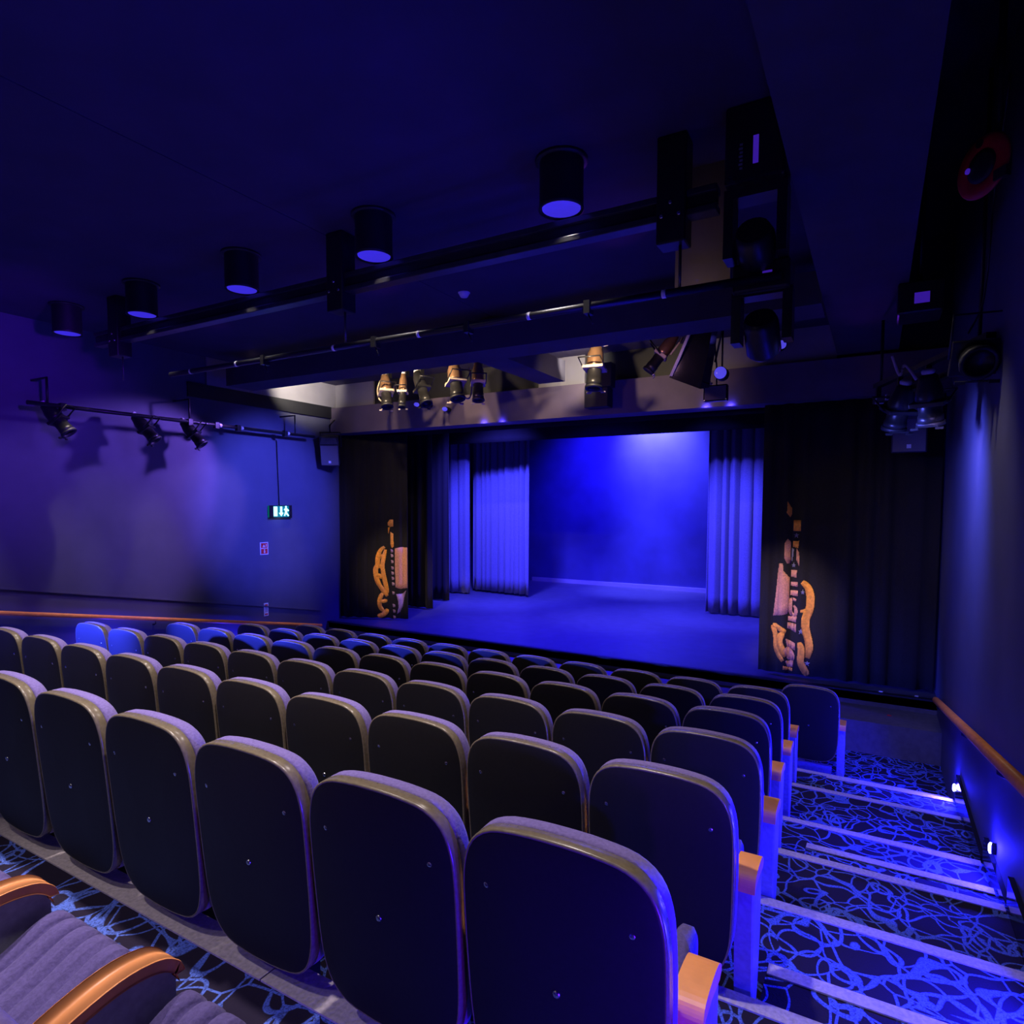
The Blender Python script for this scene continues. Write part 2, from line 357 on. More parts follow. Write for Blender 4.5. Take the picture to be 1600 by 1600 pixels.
# curtains: a folded sheet along a path in plan
class Curtain:
    def __init__(s, path, z0, z1, amp, wave, seed, hem=.02, pleat=False):
        s.pleat = pleat
        s.p = [Vector(q) for q in path]; s.z0, s.z1, s.amp, s.wave = z0, z1, amp, wave; s.hem = hem
        s.L = [0]
        for a, b in zip(s.p, s.p[1:]): s.L.append(s.L[-1]+(b-a).length)
        rr = random.Random(seed); s.k = [(rr.uniform(.7, 1.4), rr.uniform(0, 6.28), rr.uniform(.3, 1)) for _ in range(5)]
    def at(s, u, z, off=0):
        u = max(0, min(s.L[-1], u))
        for i in range(len(s.p)-1):
            if u <= s.L[i+1] or i == len(s.p)-2: break
        a, b = s.p[i], s.p[i+1]; d = (b-a).normalized(); q = a+d*(u-s.L[i]); nrm = Vector((d.y, -d.x))
        t = (z-s.z0)/(s.z1-s.z0); f = 0
        for j, (fr, ph, am) in enumerate(s.k): f += am*sin(2*pi*u/s.wave*fr+ph+.6*t*sin(j*2.1+1))
        f = f/2.6
        if s.pleat:   # round bulges with narrow grooves between them
            ph = pi*(u/s.wave+.22*sin(u*5.3+s.k[0][1])+.12*sin(u*13+s.k[1][1]))+.25*t*s.k[2][2]
            f = (abs(sin(ph))**.55-.6+.25*f)*s.amp
        else: f = math.copysign(abs(f)**.75, f)*s.amp*(1-.25*t)
        q = q+nrm*(f+off); return (q.x, q.y, z)
    def mesh(s, mb, du=.02, nz=14):
        n = int(s.L[-1]/du)+1
        rows = []
        for kz in range(nz+1):
            rows.append([s.at(s.L[-1]*i/n, s.z0+(s.z1-s.z0)*kz/nz+(s.hem*.35*sin(i*.35) if kz == 0 else 0)) for i in range(n+1)])
        mb.loft(rows, False, False, False)
        return mb
def curtain(name, label, path, z0, z1, amp, wave, m, seed, du=.02, group=None):
    c = Curtain(path, z0, z1, amp, wave, seed, 0 if name == 'border_curtain' else .02, pleat=m == 'blue_drape'); o = c.mesh(MB(), du).build(name, m)
    so = o.modifiers.new('thickness', 'SOLIDIFY'); so.thickness = .008; so.offset = 1
    tag(o, label, 'curtain', group); return o, c
lc, LC = curtain('house_curtain', 'gathered black house curtain with orange printed guitar by the left wall', [(-7.84, 7.18), (-7.2, 7.42), (-6.63, 7.62)], ZS+.03, 2.12, .034, .22, 'drape', 3, .012)
rc, RC = curtain('house_curtain', 'wide gathered black house curtain with printed guitar on the right of the stage', [(-.62, 7.12), (.2, 7.12), (1.22, 7.12)], ZS+.03, 2.12, .034, .24, 'drape', 5, .012)
curtain('leg_curtain', 'black leg curtain behind the left guitar curtain', [(-7.6, 8.75), (-6.95, 8.75)], ZS+.03, 3.2, .04, .2, 'drape', 8)
curtain('leg_curtain', 'black leg curtain ending beside the brightest blue drape, left of stage', [(-9.4, 9.78), (-7.28, 9.78)], ZS+.03, 3.2, .04, .22, 'drape', 9)
curtain('leg_curtain', 'black leg curtain left of the right guitar curtain', [(-.84, 8.7), (1.6, 8.7)], ZS+.03, 3.2, .04, .22, 'drape', 10)
curtain('stage_drape', 'blue-lit side drape at the far left of the stage', [(-8.9, 10.75), (-7.52, 10.95)], ZS+.03, 3.3, .10, .22, 'blue_drape', 12, .008)
curtain('stage_drape', 'blue-lit pleated drape left of the bare back wall', [(-7.75, 11.45), (-6.1, 11.25)], ZS+.05, 3.3, .10, .19, 'blue_drape', 13, .008)
curtain('stage_drape', 'blue-lit pleated drape right of the bare back wall', [(-2.18, 11.15), (-.6, 11.15)], ZS+.03, 3.3, .11, .21, 'blue_drape', 14, .008)
curtain('border_curtain', 'black border curtain hanging behind the stage header', [(-9.5, 7.8), (2.4, 7.8)], 2.12, 3.3, .025, .35, 'drape', 20, .03)
curtain('border_curtain', 'black border curtain deeper upstage above the blue drapes', [(-9.5, 10.45), (2.4, 10.45)], 2.22, 3.5, .008, .35, 'drape', 21, .03)

# printed guitar on each house curtain: patches that follow the folds
def inside(poly, x, y):
    c = False; j = len(poly)-1
    for i in range(len(poly)):
        xi, yi = poly[i]; xj, yj = poly[j]
        if (yi > y) != (yj > y) and x < (xj-xi)*(y-yi)/(yj-yi)+xi: c = not c
        j = i
    return c
def stroke(pts, wd):
    pts = catmull(pts, 4, False); out1 = []; out2 = []
    for i, p in enumerate(pts):
        a = pts[max(0, i-1)]; b = pts[min(len(pts)-1, i+1)]; dx, dy = b[0]-a[0], b[1]-a[1]; l = math.hypot(dx, dy) or 1
        ww = wd*.64*(min(1, .55+.45*sin(pi*i/(len(pts)-1))*2))
        out1.append((p[0]-dy/l*ww, p[1]+dx/l*ww)); out2.append((p[0]+dy/l*ww, p[1]-dx/l*ww))
    return out1+out2[::-1]
def print_on(cur, parent, u0, su, z0, sz, name, m, polys, cell=.006):
    for poly in polys:
        mb = MB()
        P = [(u0+x*su, z0-y*sz) for x, y in poly]
        xs = [p[0] for p in P]; ys = [p[1] for p in P]
        nx = int((max(xs)-min(xs))/cell)+1; ny = int((max(ys)-min(ys))/cell)+1
        for i in range(nx):
            run = None
            x = min(xs)+(i+.5)*cell
            for j in range(ny+1):
                y = min(ys)+(j+.5)*cell; ins = j < ny and inside(P, x, y)
                if ins and run is None: run = y-cell/2
                if not ins and run is not None:
                    yy = y-cell/2; k = max(1, int((yy-run)/.12)+1)
                    for q in range(k):
                        za, zb = run+(yy-run)*q/k, run+(yy-run)*(q+1)/k
                        mb.add([cur.at(x-cell/2, za, .009), cur.at(x+cell/2, za, .009), cur.at(x+cell/2, zb, .009), cur.at(x-cell/2, zb, .009)], [(0, 1, 2, 3)], True)
                    run = None
        o = mb.build(name, m, parent)
        so = o.modifiers.new('thickness', 'SOLIDIFY'); so.thickness = .003; so.offset = 0
# left motif: drawing units are eighths of a pixel-sized step of about 1 cm
def L_(name, m, polys): print_on(LC, lc, .375, .00152, .99, .00143, name, m, polys)
L_('printed_headstock', 'orange', [[(385, 262), (428, 262), (428, 350), (385, 355), (358, 335), (358, 300)], [(393, 415), (428, 440), (432, 600), (412, 622), (395, 580)], [(362, 360), (384, 360), (370, 440), (360, 430)]])
L_('printed_body', 'orange', [stroke([(320, 605), (262, 660), (232, 760), (232, 830), (205, 890), (212, 990), (245, 1080), (310, 1170), (345, 1230)], 46),
    stroke([(330, 640), (303, 760), (292, 860), (312, 1000), (340, 1150), (335, 1200)], 40), stroke([(235, 750), (310, 705)], 34), stroke([(205, 850), (290, 850)], 40),
    stroke([(205, 965), (300, 985)], 45), stroke([(245, 1300), (345, 1285)], 36), stroke([(292, 1190), (252, 1270), (255, 1360), (300, 1420)], 44), stroke([(350, 1395), (300, 1460), (225, 1490)], 46)])
L_('printed_beads', 'pink', [[(x-15, y-22), (x+14, y-14), (x+17, y+16), (x-8, y+22)] for x, y in ((408, 655), (410, 715), (412, 790), (415, 870), (416, 935), (418, 1000), (422, 1070), (425, 1185), (428, 1345), (432, 1415), (434, 1490))])
L_('printed_panel', 'tan', [[(445, 625), (520, 605), (600, 612), (625, 700), (640, 900), (660, 1085), (600, 1120), (520, 1130), (448, 1115)]])
L_('printed_pick', 'pink', [[(458, 1200), (540, 1190), (578, 1150), (555, 1240), (540, 1350), (510, 1420), (470, 1450), (490, 1370), (485, 1290)]])
def R_(name, m, polys): print_on(RC, rc, .03, .00129, 1.10, .00147, name, m, polys)
R_('printed_headstock', 'orange', [[(205, 105), (240, 160), (240, 215), (230, 235), (200, 200), (205, 170)], [(258, 262), (325, 262), (322, 350), (260, 350)], [(258, 435), (312, 430), (305, 490), (258, 480)]])
R_('printed_neck', 'tan', [[(215, 415), (240, 440), (245, 620), (215, 620), (190, 575), (190, 450)], [(290, 490), (315, 530), (318, 640), (292, 590)], [(250, 675), (300, 675), (296, 735), (252, 730)], [(250, 770), (310, 770), (308, 812), (250, 805)], [(248, 845), (315, 845), (313, 888), (248, 885)],
    stroke([(300, 925), (258, 920), (250, 990), (262, 1040), (295, 1045), (300, 1000), (280, 970)], 24), [(236, 1062), (310, 1055), (306, 1110), (236, 1098)], [(232, 1112), (306, 1122), (304, 1195), (232, 1160)], [(222, 1250), (300, 1285), (300, 1345), (236, 1322)],
    stroke([(220, 1330), (265, 1385), (265, 1430)], 50), [(225, 1440), (292, 1430), (290, 1490), (240, 1490)]])
R_('printed_panel', 'tan', [[(145, 620), (180, 620), (185, 680), (240, 740), (240, 1010), (225, 1042), (100, 1070), (120, 880), (135, 700)]])
R_('printed_body', 'orange', [stroke([(98, 1148), (128, 1230), (140, 1350), (202, 1440)], 36), stroke([(100, 1142), (160, 1165), (220, 1195)], 34), stroke([(200, 1200), (165, 1260), (185, 1330), (225, 1400)], 46), [(205, 1480), (285, 1498), (285, 1525), (205, 1512)],
    stroke([(350, 765), (402, 815), (425, 900), (418, 990), (388, 1070), (390, 1150), (418, 1250), (425, 1330), (410, 1395)], 54), stroke([(340, 1270), (360, 1340), (355, 1430), (392, 1500), (420, 1535)], 48), [(340, 1000), (388, 985), (388, 1025), (340, 1020)]])
def star(x, y, r): return [(x+(r if k % 2 == 0 else r*.42)*sin(k*pi/5), y-(r if k % 2 == 0 else r*.42)*cos(k*pi/5)) for k in range(10)]
R_('printed_star', 'grey', [star(285, 385, 24), star(270, 635, 22), star(357, 852, 22), star(350, 1180, 26), star(412, 1440, 24)] + [[(252, 490), (268, 500), (258, 600), (250, 600)]])

# ------------------------------------------------------------------ seats
RV = .77     # height of the top rivets over the seat's floor
def slope(z): return -.084*(z-RV)
half = [(0, .158), (.09, .155), (.17, .142), (.222, .105), (.248, .04), (.256, -.05), (.256, -.2), (.251, -.34), (.240, -.43), (.212, -.50), (.16, -.541), (.08, -.556)]
KEY = half+[(0, -.559)]+[(-x, z) for x, z in half[:0:-1]]
OUT = catmull(KEY, 3)
def ring(inset, y, bulge=0):
    cx, cz = 0, -.2; r = []
    for x, z in OUT:
        dx, dz = x-cx, z-cz; l = math.hypot(dx, dz); k = (l-inset)/l
        X, Z = cx+dx*k, cz+dz*k+RV
        r.append((X, slope(Z)+y, Z))
    return r
def seat_meshes():
    D = {}
    mb = MB()
    mb.loft([ring(.006, .022), ring(.006, -.002), ring(.012, -.0035), ring(.05, -.007), ring(.12, -.011), ring(.20, -.013)], True, True)
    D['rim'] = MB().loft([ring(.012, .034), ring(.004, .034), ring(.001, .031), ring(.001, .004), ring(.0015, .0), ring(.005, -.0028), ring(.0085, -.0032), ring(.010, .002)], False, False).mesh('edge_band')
    D['shell'] = mb.mesh('back_shell')
    mb = MB(); mb.loft([ring(.014, .034), ring(.003, .036), ring(0, .042), ring(0, .066), ring(.005, .079), ring(.016, .088), ring(.05, .096), ring(.14, .104)], True, True)
    D['cushion'] = mb.mesh('back_cushion')
    # seat cushion: pleated slab, front edge a little raised
    prof = catmull([(.13, .36), (.13, .42), (.17, .445), (.30, .495), (.39, .535), (.44, .53), (.465, .48), (.45, .41), (.40, .37), (.25, .33)], 4)
    mb = MB(); rings = []
    nx = 48
    for i in range(nx+1):
        x = -.222+.444*i/nx; t = (x+.222)/.444
        g = abs(((t*7) % 1)-.5)*2              # pleat grooves
        gr = -.020*max(0, (g-.6)/.4)**1.5
        e = min(1, min(t, 1-t)/.05); ins = -.02*(1-math.sqrt(max(0, 1-(1-e)**2)))
        cy, cz = .3, .40
        rings.append([(x, cy+(py-cy)*(1+(gr+ins)/.12), cz+(pz-cz)*(1+(gr+ins)/.07)) for py, pz in prof])
    mb.loft(rings); D['seat'] = mb.mesh('seat')
    # middle armrest: bent wooden top over a dark bracket
    top = catmull([(.10, .555), (.20, .60), (.31, .625), (.39, .618), (.432, .592), (.445, .565)], 4, False)
    low = [(y-.012*(i/len(top)), z-.024) for i, (y, z) in enumerate(top)]
    low[-1] = (top[-1][0]-.024, top[-1][1]+.0)
    mb = MB()
    mb.loft([[(-.034, *p) for p in top+low[::-1]], [(-.038, p[0], p[1]-.002) for p in top+low[::-1]], [(.038, p[0], p[1]-.002) for p in top+low[::-1]], [(.034, *p) for p in top+low[::-1]]])
    D['arm'] = mb.mesh('armrest')
    D['bracket'] = MB().prism([(.12, .53), (.20, .572), (.31, .598), (.38, .592), (.43, .565), (.43, .50), (.40, .30), (.30, .05), (.30, 0), (.20, 0), (.20, .05)], 'x', -.026, .026).mesh('standard')
    # aisle end: wooden cap on a tapering panel
    cap = catmull([(.10, .525), (.102, .555), (.122, .578), (.18, .588), (.25, .585), (.285, .565), (.29, .545)], 4, False)
    capl = [(.27, .535), (.18, .545), (.125, .540)]
    mb = MB(); mb.prism(cap+capl, 'x', -.037, .037); D['cap'] = mb.mesh('arm_cap')
    pan = [(.115, .52), (.12, .36), (.14, .16), (.15, .04), (.15, 0), (.23, 0), (.24, .06), (.265, .16), (.29, .28), (.29, .545), (.27, .535), (.18, .545), (.125, .540)]
    mb = MB(); mb.loft([[(-.03, *p) for p in pan], [(.026, *p) for p in pan], [(.032, .19+(p[0]-.19)*.88, .3+(p[1]-.3)*.97) for p in pan]], True, True, True, False); D['panel'] = mb.mesh('end_panel')
    D['leg'] = MB().box(-.03, .03, .16, .26, 0, .34).box(-.2, .2, .14, .22, .30, .34).mesh('leg')
    D['base'] = MB().box(-.2, .2, .13, .17, .02, .16).mesh('plinth')
    D['rivet'] = MB().lathe([(.010, 0), (.010, .003), (.007, .0055), (.003, .006)], 10, Matrix.Rotation(pi/2, 4, 'X')).mesh('rivet')
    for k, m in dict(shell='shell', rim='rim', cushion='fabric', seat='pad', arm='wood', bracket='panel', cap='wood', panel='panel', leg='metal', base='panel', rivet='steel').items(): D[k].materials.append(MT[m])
    return D
SM = seat_meshes()
for k in ('cap', 'panel', 'bracket'):
    pass
def part(name, me, parent, loc=(0, 0, 0)):
    o = bpy.data.objects.new(name, me); COL.objects.link(o); o.parent = parent; o.location = loc; return o
def seat(label, group, loc, right_end=False, lone=False, back=(0, 0, 0)):
    s = thing('theatre_seat', label, 'seat', loc, group=group)
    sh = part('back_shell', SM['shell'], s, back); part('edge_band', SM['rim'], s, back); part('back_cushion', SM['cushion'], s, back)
    for x, z in ((-.18, RV), (.18, RV), (0, RV-.21)): part('rivet', SM['rivet'], sh, (x, slope(z)-(.004 if x else .011), z))
    part('seat', SM['seat'], s)
    if right_end:
        part('arm_cap', SM['cap'], s, (.27, 0, 0)); part('end_panel', SM['panel'], s, (.27, 0, 0))
    else:
        part('armrest', SM['arm'], s, (.265, 0, 0)); part('standard', SM['bracket'], s, (.265, 0, 0))
    part('leg', SM['leg'], s)
    if lone: part('plinth', SM['base'], s)
    return s
ORD = ['first', 'second', 'third', 'fourth', 'fifth', 'sixth', 'seventh', 'eighth', 'ninth', 'tenth', 'eleventh']
ROWN = ['nearest full', 'second full', 'third full', 'fourth full', 'fifth full', 'frontmost full']
OFF = [.004, -.016, -.058, -.135, -.17, -.213]
RY = [0, .835, 1.70, 2.58, 3.44, 4.30]
CNT = [8, 11, 11, 11, 11, 11]
for r in range(6):
    for s_ in range(CNT[r]):
        lab = f'black-backed theatre seat, {ORD[s_]} from the right aisle in the {ROWN[r]} row' if s_ else f'aisle-end theatre seat with wooden arm cap, {ROWN[r]} row'
        seat(lab, 'theatre seats in raked rows', (OFF[r]-.53*s_, RY[r], FL[r+1]), s_ == 0)
seat('lone theatre seat lit blue, standing ahead of the front row on the right', 'theatre seats in raked rows', (.121, 5.16, FL[7]), True, True)
for i, nm in enumerate(('violet theatre seat right of the nearer wooden armrest, bottom left corner', 'violet theatre seat between the two wooden armrests, bottom left corner', 'violet theatre seat left of the farther wooden armrest, bottom left corner')):
    seat(nm, 'violet seats of the row behind', (-.435-.53*i, -.90, FL[0]-.05), False, False, (0, -.055, -.02))

# ------------------------------------------------------------------ handrails, step lights, stringers
def handrail(label, x, pts, wallx):
    h = thing('handrail', label, 'handrail', (0, 0, 0))
    (y0, z0), (y1, z1) = pts
    prof = [(-.024, -.018), (.024, -.018), (.03, 0), (.024, .026), (.010, .034), (-.010, .034), (-.024, .026), (-.03, 0)]
    MB().loft([[(x+a, y0, z0+b) for a, b in prof], [(x+a, y1-.03, z1+b) for a, b in prof], [(x+a*.8, y1, z1+b*.8) for a, b in prof]]).build('rail', 'rail', h)
    n = 4
    for k in range(n):
        t = (k+.5)/n if k < n-1 else .96
        y, z = y0+(y1-y0)*t, z0+(z1-z0)*t
        MB().tube([(x, y, z-.016), (x, y, z-.06), ((x+wallx)/2, y, z-.075), (wallx, y, z-.075)], .009, 8).build('bracket', 'metal', h)
    return h
handrail('orange wooden handrail sloping down the right wall beside the steps', 1.19, ((.6, -.02), (6.36, -1.06)), 1.25)
handrail('long orange wooden handrail low on the left wall behind the seats', -7.79, ((-1.2, .294), (6.67, -1.245)), -7.85)
for i, (y, z) in enumerate(STEPL):
    if i > 1: break
    nm = ('small blue-white step light on the right wall, farther of the two', 'small blue-white step light on the right wall, nearer of the two')[i]
    s = thing('step_light', nm, 'light', (1.25, y, z), group='step lights on the right wall')
    MB().lathe([(.02, 0), (.02, .02), (.016, .026)], 14, Matrix.Rotation(-pi/2, 4, 'Y') @ Matrix.Scale(1.7, 4, (1, 0, 0))).build('housing', 'metal', s)
    MB().lathe([(.014, .02), (.014, .03), (.009, .036)], 14, Matrix.Rotation(-pi/2, 4, 'Y') @ Matrix.Scale(2.3, 4, (1, 0, 0))).build('lens', 'led', s)
# black glossy skirting stepping down the right wall
MT['gloss'] = mat('gloss_black', (.012, .012, .014), .12)
for k, (ya, yb, z) in enumerate(((EDGE[5]-.9, EDGE[5]+.45, FL[5]), (EDGE[3]-.75, EDGE[4], FL[4]), (EDGE[1]-.2, EDGE[3], FL[3]), (EDGE[0], EDGE[1]+.2, FL[1]))):
    struct(MB().box(1.225, 1.25, ya, yb, z-.2, z+.16).build(f'baseboard_right_{k+1}', 'gloss'))

# ------------------------------------------------------------------ signs on the left wall
ex = thing('exit_sign', 'lit green exit sign with arrow and running figure on the left wall', 'sign', (XL, 5.84, .767))
MB().box(0, .05, -.215, .215, -.095, .095).build('case', 'green', ex, .006)
MB().box(.048, .056, -.225, .225, .09, .1).box(.048, .056, -.225, .225, -.108, -.09).box(.048, .056, -.225, -.15, -.1, .1).box(.048, .056, .17, .225, -.1, .1).build('frame', 'metal', ex)
MB().box(.05, .056, -.14, -.07, -.075, .08).build('door_symbol', 'exitw', ex)
MB().prism([(-.012, .08), (.028, .08), (.028, -.02), (.055, -.02), (.008, -.078), (-.04, -.02), (-.012, -.02)], 'x', .05, .056).build('arrow_symbol', 'exitw', ex)
MB().prism([(.085, .05), (.12, .055), (.165, .02), (.155, .0), (.13, .015), (.125, -.02), (.165, -.07), (.145, -.08), (.10, -.035), (.085, -.075), (.062, -.07), (.085, -.01), (.085, .01), (.062, .03)], 'x', .05, .056).lathe([(.018, 0), (.018, .006)], 10, Matrix.Translation((.05, .105, .073)) @ Matrix.Rotation(pi/2, 4, 'Y')).build('running_figure', 'exitw', ex)
MB().tube([(.02, .0, .10), (.02, -.03, 1.15)], .006, 6).build('conduit', 'metal', ex)
point('exit_glow', (XL+.12, 5.84, .63), .25, (.5, .6, 1), .05)
fs = thing('fire_sign', 'red and white fire alarm sign below the exit sign', 'sign', (XL, 5.54, .18))
MB().box(0, .006, -.078, .078, -.1, .1).build('plate', 'sign_white', fs)
MB().box(.006, .009, -.06, .06, .008, .085).box(.006, .009, -.06, .06, -.085, -.004).build('panel', 'sign_red', fs)
MB().prism([(-.035, .02), (.015, .02), (.005, .045), (-.01, .062), (-.022, .05)], 'x', .009, .011).box(.009, .011, .028, .04, .025, .07).prism([(-.006, -.012), (.01, -.012), (.01, -.05), (.022, -.05), (.002, -.078), (-.018, -.05), (-.006, -.05)], 'x', .009, .011).build('symbol', 'sign_white', fs)
f2 = thing('notice', 'small white notice with red bands just above the left handrail', 'sign', (XL, 5.555, -.805))
MB().box(0, .006, -.042, .042, -.105, .105).build('plate', 'sign_white', f2)
MB().box(.006, .009, -.028, .028, .06, .085).box(.006, .009, -.028, .028, -.085, -.065).build('red_band', 'sign_red', f2)
for q in range(4): MB().box(.006, .008, -.026, .026, .035-q*.024, .045-q*.024).build('print_line', 'grey', f2)

# ------------------------------------------------------------------ loudspeakers
def speaker(label, loc, rot, arm):
    s = thing('loudspeaker', label, 'loudspeaker', loc, rot)
    MB().prism([(-.16, .16), (.16, .16), (.12, -.14), (-.12, -.14)], 'z', -.25, .25, Matrix.Rotation(pi, 4, 'Z')).build('cabinet', 'metal', s, .012)
    MB().box(-.145, .145, -.168, -.16, -.235, .10).build('grille', 'grille', s, .01)
    MB().prism([(-.145, .125), (.145, .125), (.12, .235), (-.12, .235)], 'y', -.172, -.158).build('horn', 'alu', s, .01)
    MB().box(-.02, .02, -.174, -.168, -.20, -.16).build('badge', 'white', s)
    MB().tube([(-.17, 0, .05), (-.17, 0, .30), (.17, 0, .30), (.17, 0, .05)], .012, 8).build('yoke', 'metal', s)
    MB().tube([(0, 0, .30), (0, 0, .42), (0, arm, .46)], .014, 8).build('stem', 'metal', s)
    return s
speaker('black loudspeaker high in the corner of the left wall and stage curtain', (-7.58, 6.75, 1.82), (radians(14), 0, radians(34)), .42)
speaker('black loudspeaker hanging before the right guitar curtain, near the right wall', (.885, 6.6, 1.72), (radians(12), 0, radians(-4)), .54)

# ------------------------------------------------------------------ downlights
for i, x in enumerate(CANS):
    wh = ('nearest and largest', 'second nearest', 'third nearest', 'fourth nearest', 'farthest, by the left wall')[i]
    c = thing('ceiling_downlight', f'black can downlight with blue glowing lens, {wh} in its row', 'light', (x, 2.37, ZC), group='can downlights across the ceiling')
    MB().lathe([(.135, 0), (.135, -.28), (.14, -.30), (.128, -.30), (.12, -.27), (.0, -.27)], 24, None, False).build('can', 'black', c)
    MB().lathe([(.118, -.292), (.118, -.285), (.0, -.285)], 24, None, True).build('lens', 'lens', c)
    MB().lathe([(.16, 0), (.16, -.02), (.135, -.02)], 24).build('collar', 'black', c)

# ------------------------------------------------------------------ lighting beam and bar
lb = thing('lighting_beam', 'long dark steel beam crossing under the ceiling above the seats', 'beam', (0, 2.5, 2.6))
MB().box(-6.6, -.22, -.05, .05, .045, .085).build('upper_rail', 'alu', lb, .006)
MB().box(-6.6, -.22, -.05, .05, -.06, -.02).build('lower_rail', 'alu', lb, .006)
MB().box(-6.6, -.22, -.03, .0, -.02, .045).build('web', 'black', lb)
for x in (-6.2, -3.1, -.47):
    b = MB().box(x-.085, x+.085, -.075, .075, -.2, .4).build('hanger', 'metal', lb, .01)
    for q in range(3):
        MB().lathe([(.012, 0), (.012, .01), (.007, .013)], 8, Matrix.Translation((x-.05+.05*q, -.075, -.05+.07*(q % 2))) @ Matrix.Rotation(pi/2, 4, 'X')).build('bolt', 'steel', b)
    MB().tube([(x+.04, 0, -.2), (x+.04, 0, -.436)], .009, 8).build('drop_rod', 'alu', lb)
bar = thing('lighting_bar', 'thin round lighting bar with white tape marks slung below the steel beam', 'bar', (0, 2.5, 2.14))
MB().tube([(-5.35, 0, 0), (.12, 0, 0)], .024, 12).build('pipe', 'metal', bar)
for x in (-5.03, -4.37, -3.18, -2.33, -1.42, -.52):
    MB().lathe([(.0255, -.012), (.0255, .012)], 12, Matrix.Translation((x, 0, 0)) @ Matrix.Rotation(pi/2, 4, 'Y')).build('tape_band', 'tape', bar)
for x in (-4.0, -2.75, -1.9, -1.0):
    MB().box(x-.02, x+.02, -.035, .035, -.05, .03).tube([(x, 0, -.05), (x+.03, 0, -.11)], .006, 6).build('clamp', 'metal', bar)
sd = thing('smoke_detector', 'small round smoke detector on the ceiling beyond the steel beam', 'detector', (-3.02, 4.1, ZC))
MB().lathe([(.05, 0), (.05, -.02), (.035, -.045), (.012, -.05)], 18).build('body', 'white', sd)
MB().lathe([(.06, 0), (.06, -.008)], 18).build('base', 'white', sd)

# ------------------------------------------------------------------ stage lanterns
def lantern(label, loc, direction, body='brass', ln=.5, r=.075, cable=None, group=None, roll=0):
    d = Vector(direction).normalized(); t = thing('profile_lantern', label, 'stage light', loc, d.to_track_quat('Z', 'Y').to_euler(), group)
    h = ln/2
    MB().lathe([(r*.55, -h-.05), (r*.8, -h-.03), (r*.85, -h), (r*1.1, -h+.06), (r*1.2, -.05), (r*1.15, 0)], 14).build('lamp_housing', body, t)
    MB().box(-r*1.45, r*1.45, -r*1.25, r*1.25, -.02, .015).build('shutter_gate', 'cable' if body == 'brass' else 'metal', t, .005)
    MB().lathe([(r, .015), (r, h*.55), (r*1.08, h*.56), (r*1.08, h-.02), (r*.95, h-.02), (r*.9, h-.05), (.0, h-.06)], 14, None, False).build('lens_tube', 'metal', t)
    fr = MB().lathe([(r*1.1, h-.03), (r*1.22, h-.028), (r*1.22, h), (r*.95, h), (r*.9, h-.03)], 14, None, False).build('colour_frame', 'black', t)
    MB().box(-r*1.35, -r*.7, -r*1.4, -r*1.2, h-.005, h+.012).box(r*.7, r*1.35, -r*1.4, -r*1.2, h-.005, h+.012).box(-r*.9, r*.9, -r*1.36, -r*1.25, h-.02, h-.006).build('frame_clip', 'cable' if body == 'brass' else 'metal', fr)  # pale clips stand in for bright highlights on the frame
    MB().tube([(-r*1.5, 0, 0), (-r*1.5, r*3, -.05), (r*1.5, r*3, -.05), (r*1.5, 0, 0)], .009, 6).build('yoke', 'metal', t)
    MB().lathe([(r*.45, -h-.085), (r*.6, -h-.07), (r*.55, -h-.05)], 10).build('cap', 'white', t)
    if cable:
        MB().tube(catmull([tuple(p) for p in cable], 6, False), .011, 6).build('cable', 'cable', t)
    return t
G = 'lanterns hung before the stage header'
YL = 5.75
lantern('stage lantern at the left end of the cluster, with a hanging loop of pale cable', (-5.47, YL, 2.47), (.30, -.25, -1), 'brass', .46, .072, [(-.05, -.09, -.25), (-.10, -.12, -.1), (-.06, -.13, .06), (.08, -.14, .0), (.15, -.1, -.2)], G)
lantern('slim stage lantern second from the left in the cluster', (-5.17, YL, 2.45), (.10, -.2, -1), 'brass', .44, .048, [(-.04, -.08, -.22), (-.05, -.1, 0), (-.02, -.09, .15)], G)
lantern('black stage lantern tilted to the right, third in the cluster', (-4.83, YL, 2.46), (.55, -.25, -1), 'metal', .50, .07, None, G)
lantern('fat stage lantern with brown housing and cable, fourth in the cluster', (-4.27, YL, 2.50), (.28, -.2, -1), 'brass', .48, .085, [(.05, -.1, -.3), (.16, -.12, -.1), (.12, -.12, .1), (.2, -.1, .16), (.26, -.1, 0), (.26, -.1, -.3)], G)
lantern('stage lantern at the right end of the cluster, hanging nearly straight', (-3.92, YL, 2.46), (.14, -.2, -1), 'brass', .48, .066, [(.02, -.08, -.28), (.05, -.1, -.1), (.0, -.1, .05)], G)
lantern('stage lantern hanging straight down alone, right of the bright wall patch', (-2.30, YL, 2.48), (.02, -.18, -1), 'brass', .48, .085, [(.0, -.07, -.3), (.12, -.1, -.33), (.2, -.1, -.4)], G)
lantern('stage lantern tilted down to the left beside the big black spotlight', (-1.52, YL, 2.55), (-.75, -.2, -1), 'brass', .44, .06, [(.03, -.08, -.28), (.12, -.1, -.2), (.1, -.1, -.05)], G)
hb = thing('lighting_bar', 'bar holding the cluster of lanterns behind the dropped duct', 'bar', (0, YL, 2.86))
MB().tube([(-6.2, .1, 0), (-.2, .1, 0)], .024, 12).build('pipe', 'metal', hb)
for x in (-5.5, -5.18, -4.92, -4.33, -3.95, -2.3, -1.42, -1.05): MB().box(x-.02, x+.02, .06, .14, -.17, .03).build('clamp', 'metal', hb)
